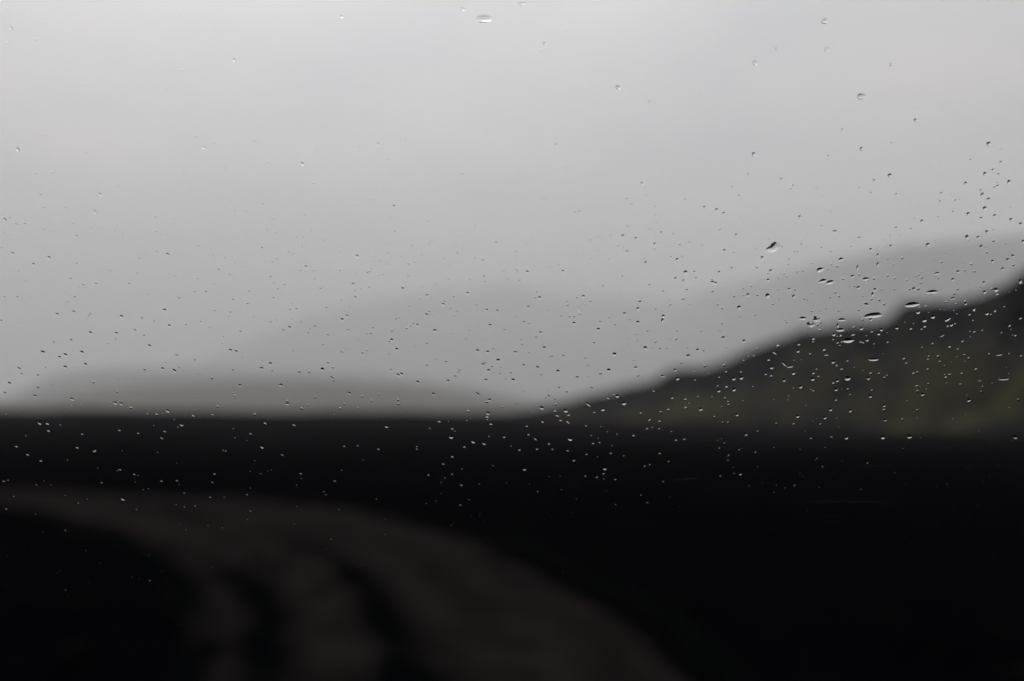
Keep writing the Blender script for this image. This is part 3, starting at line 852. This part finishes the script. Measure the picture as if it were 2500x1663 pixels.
D7 = """163 180 14;196 103 12;50 129 16;29 196 14;128 74 12;129 14 10;36 40 14;1005 38 14;641 188 12;769 165 12;771 114 12;827 61 12;935 244 12;838 320 14;768 407 14;433 432 14;376 383 12;554 379 12;502 262 12;
1076 276 16;1228 217 12;1270 152 14;1399 214 14;1573 76 18;1814 90 12;1614 168 12;1687 152 10;2015 292 12;2098 318 12;1845 405 14;1830 434 14;2056 428 10;1530 316 12;1743 466 12;935 548 12;1355 530 12;
1176 645 16;937 679 16;904 624 14;846 618 10;1652 671 14;1741 664 16;1232 746 12;2110 649 14;2047 746 12;1866 645 12;2004 650 10;1790 730 14;1715 736 10;1792 795 12;2046 813 12;2128 796 14;1461 690 12;
981 655 12;498 667 10;400 702 14;202 621 12;80 687 18;218 715 12;238 708 10;245 792 12;279 800 10;168 793 12;82 876 12;187 891 14;240 871 12;462 896 18;427 881 10;545 851 14;672 847 12;845 795 12;
830 829 10;879 875 14;1039 770 14;1392 754 18;1442 841 10;1706 865 12;1763 880 10;1707 914 12;2063 861 10;2205 892 12;2264 851 12;202 952 12;301 952 14;373 951 12;436 975 18;715 995 12;1059 927 14;
1083 964 12;1211 933 12;934 923 10;1180 898 10;1402 984 14;1255 1005 14;1815 950 16;1798 998 14;1520 987 10;1648 943 12;1967 1013 12;2188 1035 14;22 1012 16;74 1036 18;47 998 12;115 1024 14;335 1025 12;
630 1019 12;798 1026 12;1632 1021 10;1135 970 10;2130 42 18"""
D8 = """1449 228 20;1119 289 22;1217 224 14;149 200 16;134 230 12;254 134 12;489 402 22;202 351 12;333 405 12;635 470 16;937 477 12;860 423 10;1745 298 14;1114 711 18;1522 598 14;1858 553 14;2196 662 20;2109 730 10;
1740 808 18;1668 833 14;1609 685 14;1747 653 10;1455 712 12;2249 740 12;2177 801 16;2089 844 14;2237 796 12;2211 776 12;2288 838 16;2166 896 16;2195 917 16;2155 871 12;2177 959 18;2101 985 16;2158 998 14;
2223 993 14;2297 1011 14;2342 1031 14;2219 858 12;2234 850 12;1975 883 14;1968 921 12;2040 918 10;1888 1018 14;1325 999 14;1292 848 12;1281 865 12;1238 817 12;1014 853 12;1044 896 10;1087 797 12;688 802 10;
598 845 14;566 741 10;527 911 12;617 896 12;551 935 12;290 970 14;313 977 14;148 909 12;131 869 10;32 783 14;249 770 12;887 955 14;943 967 16;976 983 16;648 1023 10;662 1022 10;657 946 12;661 983 10;
794 911 12;203 666 14;64 624 12;1598 860 10;1650 882 10;1768 889 10;2028 970 10;1425 1036 10"""
rng = random.Random(5)
drops = []
for data, ox, oy, s in ((D1, 1800, 550, S3), (D2, 1200, 550, S3), (D3, 600, 550, S3), (D4, 0, 550, S3),
                        (D5, 0, 1000, S19), (D6, 1250, 1000, S19), (D7, 0, 0, S19), (D8, 1250, 0, S19)):
    for item in data.replace('\n', '').split(';'):
        q = [float(v) for v in item.split()]
        x, y, wd = ox + q[0] / s, oy + q[1] / s, q[2] / s
        if len(q) > 4:
            h, rot = q[3] / s, q[4]
        elif len(q) > 3:
            h, rot = q[3] / s, rng.gauss(4, 3)
        else:
            t = sstep(900, 1900, x)
            h = wd * (0.74 + 0.18 * t) * rng.uniform(0.9, 1.12)
            rot = -26 * (1 - t) + 3 * t + rng.gauss(0, 6)
        drops.append((x, y, wd * 1.03, h * 1.03, rot))
drops.sort(key=lambda d: -d[2] * d[3])
for x, y, wd, h, rot, o, lab in SPECIAL:
    add_drop(geo_mesh('raindrop', o, 0.36, 12, 56), drop_matrix(1800 + x / S3, 550 + y / S3, wd / S3, h / S3, rot, 44), lab)
for x, y, wd, h, rot, o, lab in SPECIAL2:
    add_drop(geo_mesh('raindrop', o, 0.36, 12, 56), drop_matrix(x, y, wd, h, rot, 44), lab)
NIND = 298 - len(SPECIAL) - len(SPECIAL2)
LAND = [(1800 + q[0] / S3, 550 + q[1] / S3, t) for q, t in (
    ((272, 172), 'the large heart-shaped drop'), ((634, 341), 'the slanted leaf-shaped drop'), ((683, 432), 'the touching pair of flat drops'),
    ((1493, 511), 'the long thin drop pointed at both ends'), ((1340, 608), 'the wide spindle-shaped drop'), ((1042, 690), 'the widest ragged drop'),
    ((604, 722), 'the drop with an upright spike'), ((849, 882), 'the big oval drop with a bright belly'), ((1042, 1028), 'the thin crescent drop'),
    ((843, 1172), 'the plump round drop'), ((2040, 1178), 'the longest dash-shaped drop'), ((380, 1070), 'the steep drop running into a flat one'),
    ((1610, 722), 'the tick-shaped drop'))] + [(2227 / S19, 86 / S19, 'the large pale half-moon drop')]
SHAPE = {'slant': 'slanted oval raindrop', 'steep': 'thin trailing raindrop', 'round': 'rounded raindrop', 'tall': 'upright teardrop', 'flat': 'flat dash-like raindrop'}
def drop_label(i, k):
    x, y, wd, h, _r = drops[i]
    size = 'fair-sized' if wd * h > 62 else 'small' if wd * h > 44 else 'pinhead'
    lx, ly, name = min(LAND, key=lambda q: math.hypot(q[0] - x, q[1] - y))
    if math.hypot(lx - x, ly - y) < 75:
        where = 'just above ' if ly - y > 22 else 'just below ' if y - ly > 22 else 'beside '
        return size + ' ' + SHAPE[k] + ' ' + where + name, SHAPE[k] + 's near a larger drop'
    near = sorted(math.hypot(q[0] - x, q[1] - y) for q in drops[:NIND])
    where = ' in a tight cluster on the car window' if near[3] < 26 else ' of a close pair on the car window' if near[1] < 17 else \
            ' with others a little way off on the car window' if near[1] < 34 else ' beaded alone on the car window'
    return size + ' ' + SHAPE[k] + where, SHAPE[k] + 's on the car window'
rest = []
for i, (x, y, wd, h, rot) in enumerate(drops):
    up = 1 - sstep(380, 620, y)        # the top of the glass kept its beads rounder
    m = drop_matrix(x, y, wd * (1 + 0.15 * up), h * (1 + 0.15 * up), rot, rng.gauss(CONTACT + 5 * up, 3.5))
    if i < NIND:
        if h > wd * 1.1:
            k = 'tall'
        elif abs(rot) > 24 and h < wd * 0.62:
            k = 'steep'
        elif h < wd * 0.55:
            k = 'flat'
        elif rot < -15:
            k = 'slant'
        else:
            k = 'round'
        add_drop(VMESH[rng.randrange(len(VMESH))], m, *drop_label(i, k))
    else:
        rest.append(m)
# the fine drizzle between them, denser where the photograph has more, and on over the whole glass
cnt = 0
while cnt < 1300:
    x, y = rng.uniform(-700, 3100), rng.uniform(-250, 1640)
    d = 0.6 + 0.4 * sstep(300, 900, y) * (1 - 0.75 * sstep(1080, 1300, y))
    d *= 0.6 + 0.6 * sstep(1500, 2300, x)
    inside = 0 <= x <= 2500 and 0 <= y
    if rng.random() > d:
        continue
    wd = rng.uniform(2.4, 4.6) if inside else rng.choice((3, 4, 5, 6, 8, 9)) * rng.uniform(.8, 1.2)
    t = sstep(900, 1900, x)
    rest.append(drop_matrix(x, y, wd, wd * rng.uniform(.6, .95), -24 * (1 - t) + rng.gauss(0, 10)))
    cnt += 1
vs, fs, flat = [], [], []
small = [drop_geo(o, 4, 14, 0.42) for o in VAR]
for m in rest:
    v, f, nc = small[rng.randrange(len(small))]
    b = len(vs)
    vs += [tuple(m @ Vector(p)) for p in v]
    fs += [tuple(b + k for k in ff) for ff in f]
    flat += [True] * (len(f) - 1) + [False]
me = pydata('fine_drizzle', vs, fs, True)
me.polygons.foreach_set('use_smooth', flat)
dz = link('fine_drizzle', me, M_water)
dz['kind'] = 'stuff'
dz['label'] = 'fine drizzle specks scattered over the car window'
dz['category'] = 'drizzle'

# ------------------------------------------------------------------ scratches and dust on the glass
def scuff_nodes(t, o):
    a = N(t, 'ShaderNodeBsdfTransparent')
    b = N(t, 'ShaderNodeBsdfTranslucent')
    b.inputs['Color'].default_value = (0.75, 0.77, 0.8, 1)
    m = N(t, 'ShaderNodeMixShader')
    m.inputs[0].default_value = 0.028
    L(t, a.outputs[0], m.inputs[1]); L(t, b.outputs[0], m.inputs[2])
    L(t, m.outputs[0], o.inputs['Surface'])
M_scuff = mat('scuffed_glass', scuff_nodes)
def scratch(p0, p1, wpx, bend=0.0):
    vs, fs = [], []
    n = 14
    u0, v0, dep = on_pane(*p0)
    u1, v1, _ = on_pane(*p1)
    s = dep / FPX
    dx, dy = u1 - u0, v1 - v0
    ln = math.hypot(dx, dy)
    nx, ny = -dy / ln, dx / ln
    for i in range(n + 1):
        t = i / n
        off = bend * s * 4 * t * (1 - t) + 0.4 * s * mnoise.noise(Vector((t * 6, p0[0], p0[1])))
        hw = wpx * s / 2 * (0.35 + 0.65 * math.sin(math.pi * min(1, max(0, t)))) 
        for sg in (-1, 1):
            vs.append(tuple(pane_pt(u0 + dx * t + nx * (off + sg * hw), v0 + dy * t + ny * (off + sg * hw), 0.00001)))
    for i in range(n):
        fs.append((2 * i, 2 * i + 1, 2 * i + 3, 2 * i + 2))
    carpart('scratch', pydata('scratch', vs, fs), M_scuff, pane)
def z6(x, y):
    return 1250 + x / S19, 1000 + y / S19
for a, b, wpx, bend in ((z6(640, 137), z6(1145, 151), 1.6, 1), (z6(715, 325), z6(905, 318), 2.0, 1), (z6(1605, 264), z6(1770, 260), 1.8, 1),
                        (z6(582, 356), z6(658, 352), 1.6, 0), (z6(500, 545), z6(710, 528), 1.4, 1), (z6(860, 497), z6(918, 499), 1.6, 0),
                        (z6(2085, 270), z6(2138, 290), 1.6, 3), (z6(1280, 428), z6(1810, 424), 1.2, 1), (z6(1285, 494), z6(1500, 493), 1.0, 0),
                        (z6(0, 113), z6(235, 119), 1.2, 0), ((400, 1115), (525, 1124), 1.4, 1), ((230, 1146), (258, 1182), 1.2, 1), ((768, 1209), (792, 1202), 1.4, 0),
                        ((1050, 1055), (1250, 1062), 1.0, 1), ((1990, 1062), (2090, 1060), 1.0, 0), ((2180, 972), (2330, 998), 1.0, 0), ((2250, 1100), (2290, 1110), 1.2, 2)):
    scratch(a, b, wpx, bend)
vs, fs = [], []
for i in range(420):
    x, y = rng.uniform(-300, 2800), rng.uniform(700, 1640) if rng.random() < 0.8 else rng.uniform(0, 700)
    if rng.random() > 0.4 + 0.6 * sstep(1000, 1100, y) * (1 - sstep(1250, 1500, y)) + 0.3 * sstep(1500, 2200, x):
        continue
    u, v, dep = on_pane(x, y)
    s = dep / FPX
    a0 = rng.random() * 6.28
    rx, ry = rng.uniform(0.8, 2.4) * s, rng.uniform(0.7, 1.4) * s
    b = len(vs)
    for k in range(6):
        a = a0 + 2 * math.pi * k / 6
        vs.append(tuple(pane_pt(u + rx * math.cos(a), v + ry * math.sin(a), 0.00001)))
    fs.append(tuple(range(b, b + 6)))
dust = carpart('dust', pydata('dust', vs, fs, False), M_scuff, pane)
dust['kind'] = 'stuff'
